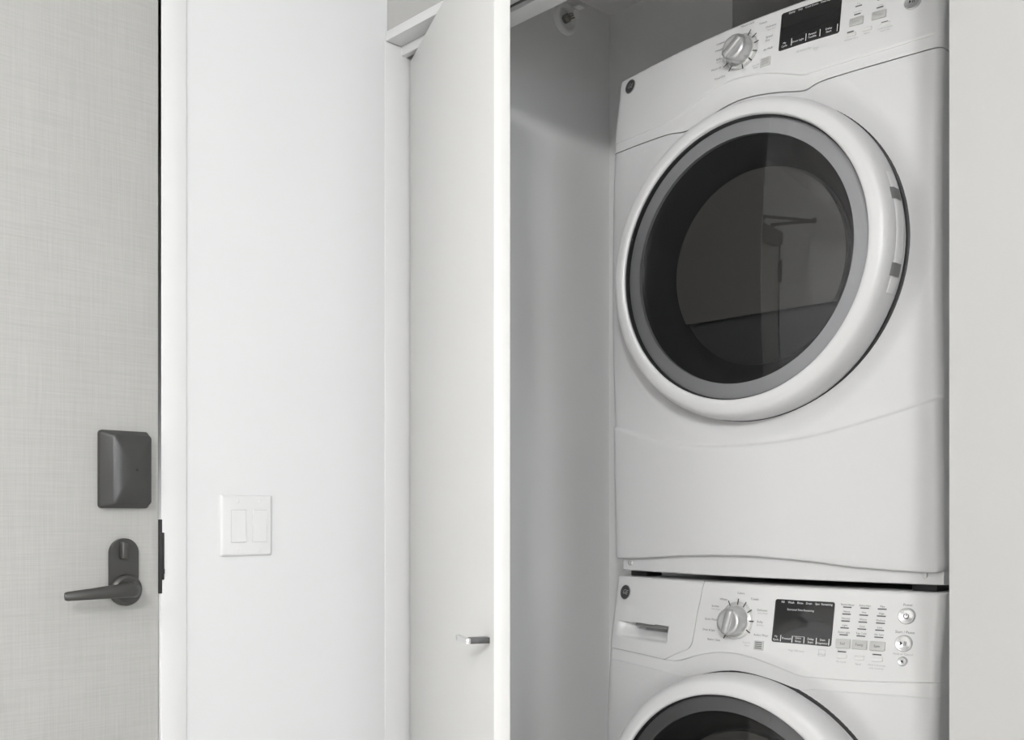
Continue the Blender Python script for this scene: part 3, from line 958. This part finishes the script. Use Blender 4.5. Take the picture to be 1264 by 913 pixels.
lettering('panel_print_pale', 'inkpale', cpw, Fw, OW, [
    ('Hand Wash', .3755, .9498, .0042), ('Bedding', .3725, .9290, .0042), ('With Steam', .2745, .9508, .0042), ('Press For', .3490, .8960, .0042), ('Steam', .3500, .8912, .0042),
    ('High Efficiency', .4470, .8902, .0050), ('eWash', .4929, .8880, .0050), ('My Cycle', .5272, .8785, .0044), ('Signal', .5556, .8773, .0044), ('Hold 3 Seconds', .5860, .8778, .0044), ('Lock Controls', .5855, .8728, .0040),
    ('Hold to Cancel', .6258, .8990, .0050)])
marks('print_box_edge', 'inkpale', cpw, Fw, OW, frame_marks(.4870, .4990, .8850, .8960, .0005))
cols = [(.5298, .5278, ('Extra Heavy', 'Heavy', 'Normal', 'Light', 'Extra Light')), (.5588, .5566, ('Extra Hot', 'Hot', 'Warm', 'Cold', 'Tap Cold')), (.5873, .5859, ('Max', 'High', 'Medium', 'Low', 'No Spin'))]
bars, words = [], []
for ua, ub, ws in cols:
    for i, w_ in enumerate(ws):
        u = ua + (ub - ua) * i / 4; z = .9696 - .01155 * i
        bars.append(rect(u - .0072, u + .0072, z - .0010, z + .0010))
        words.append((w_, u, z + .0042, .0046))
bars += [rect(.5202, .5346, .8944, .8964), rect(.5781, .5925, .8942, .8962)]
marks('indicator_bar', 'ink', cpw, Fw, OW, bars)
lettering('indicator_names', 'ink', cpw, Fw, OW, words)
for u0, u1 in ((.5160, .5402), (.5440, .5684), (.5730, .5974)):
    plate_part('select_button', 'button', cpw, Fw, OW, u0, u1, .9016, .9166, .0032)
lettering('button_names', 'ink', cpw, Fw, OW, [('Soil', .5281, .9091, .0060), ('Temp', .5562, .9091, .0060), ('Spin', .5852, .9091, .0060)], .0035)
for u0, u1 in ((.5195, .5360), (.5485, .5655), (.5775, .5950)):
    plate_part('option_button', 'btnwhite', cpw, Fw, OW, u0, u1, .8838, .8912, .0013)
plate_part('steam_button', 'button', cpw, Fw, OW, .3645, .3838, .8850, .9012, .0018)
marks('button_print_line', 'ink', cpw, Fw, OW, [rect(.3675, .3810, z, z + .0016) for z in (.8880, .8913, .8946, .8979)], .0021)
for nm, u, z, r, lab in (('power_button', .6275, .9607, .0132, 'round silver power button'), ('start_button', .6265, .9167, .0134, 'round silver start button'), ('cancel_button', .6266, .8879, .0075, 'small round silver button')):
    disc_part(nm, 'satin', cpw, Fw, OW, u, z, [(r, -.001), (r, .0022), (r - .0012, .0038), (r - .0022, .0038), (r - .0034, .0028), (0, .0028)], 40, lab)
q = [tick(.6275, .9605, 90, .0008, .0048, .0006)]
for i in range(20):
    a0_ = 125 + i * 14.5
    a, b_ = math.radians(a0_), math.radians(a0_ + 14.5)
    q.append([(.6275 + .0032 * math.cos(a), .9605 + .0032 * math.sin(a)), (.6275 + .0044 * math.cos(a), .9605 + .0044 * math.sin(a)), (.6275 + .0044 * math.cos(b_), .9605 + .0044 * math.sin(b_)), (.6275 + .0032 * math.cos(b_), .9605 + .0032 * math.sin(b_))])
q += [[(.6212, .9132), (.6258, .9167), (.6212, .9202)], rect(.6275, .6285, .9132, .9202), rect(.6300, .6310, .9132, .9202)]
q += [[(.6266 + .0020 * math.cos(2 * PI * i / 12), .8879 + .0020 * math.sin(2 * PI * i / 12)) for i in range(12)]]
marks('button_symbol', 'inkdark', cpw, Fw, OW, q, .0040)

# stacking feet of the dryer resting on the washer
for fu in (.040, .640):
    for fy in (.03, .66):
        bm = bmesh.new()
        box(bm, (fu - .020, fy, -.0117), (fu + .022, fy + .05, .002), .0015)
        finish(bm, 'stacking_foot', 'black', dry, 'black stacking foot')

# ------------------------------------------------------------------ added ceiling downlights, out of view
def downlight(x, y, power, lab):
    e = empty('added_downlight', (x, y, ZC), lab, 'downlight', 'added downlights in the hall ceiling')
    bm = bmesh.new()
    lathe(bm, [(.050, 0), (.075, 0), (.075, -.004), (.070, -.006), (.052, -.004)], 32, lambda a, c, h: Vector((a, c, h)), closed=True)
    finish(bm, 'trim_ring', 'trim', e)
    bm = bmesh.new()
    lathe(bm, [(0, -.001), (.050, -.001), (.050, -.003), (0, -.003)], 32, lambda a, c, h: Vector((a, c, h)))
    finish(bm, 'lens', 'lamp', e)
    l_ = bpy.data.lights.new('added_downlight_lamp', 'AREA')
    l_.shape = 'DISK'; l_.size = 0.1; l_.energy = power; l_.color = (1.0, 0.93, 0.85)
    lo = bpy.data.objects.new('added_downlight_lamp', l_); C.objects.link(lo)
    lo.parent = e; lo.location = (0, 0, -.008)
for x, y, pw, lab in ((1.0, -4.2, 5, 'round recessed downlight added out of view in the hall ceiling, beyond the entry door'), (5.2, -0.9, 4, 'round recessed downlight added out of view in the hall ceiling beside the added window')):
    downlight(x, y, pw, lab)

# two pendant lamps with opal globes, added out of view for their light
LZ = 2.2
def pendant(LX, LY, mat, lab):
    lamp = empty('added_pendant', (LX, LY, ZC), lab, 'lamp', 'added globe pendants in the hall')
    bm = bmesh.new()
    lathe(bm, [(0, 0), (.06, 0), (.06, -.018), (.052, -.024), (0, -.024)], 32, lambda a, c, h: Vector((a, c, h)))
    finish(bm, 'canopy', 'satin', lamp)
    bm = bmesh.new()
    tube(bm, [(0, 0, -.02), (0, 0, LZ - ZC + .128)], .007, 12)
    finish(bm, 'rod', 'satin', lamp)
    bm = bmesh.new()
    bmesh.ops.create_uvsphere(bm, u_segments=40, v_segments=24, radius=.13, matrix=Matrix.Translation((0, 0, LZ - ZC)))
    finish(bm, 'globe', mat, lamp, 'glowing opal glass globe of an added lamp', 60)
pendant(2.82, -2.70, 'globe', 'added unseen opal globe pendant lamp hanging opposite the closet opening, the brighter one')
pendant(1.55, -3.0, 'globe_dim', 'added unseen opal globe pendant lamp hanging opposite the washer and dryer, the dimmer one')
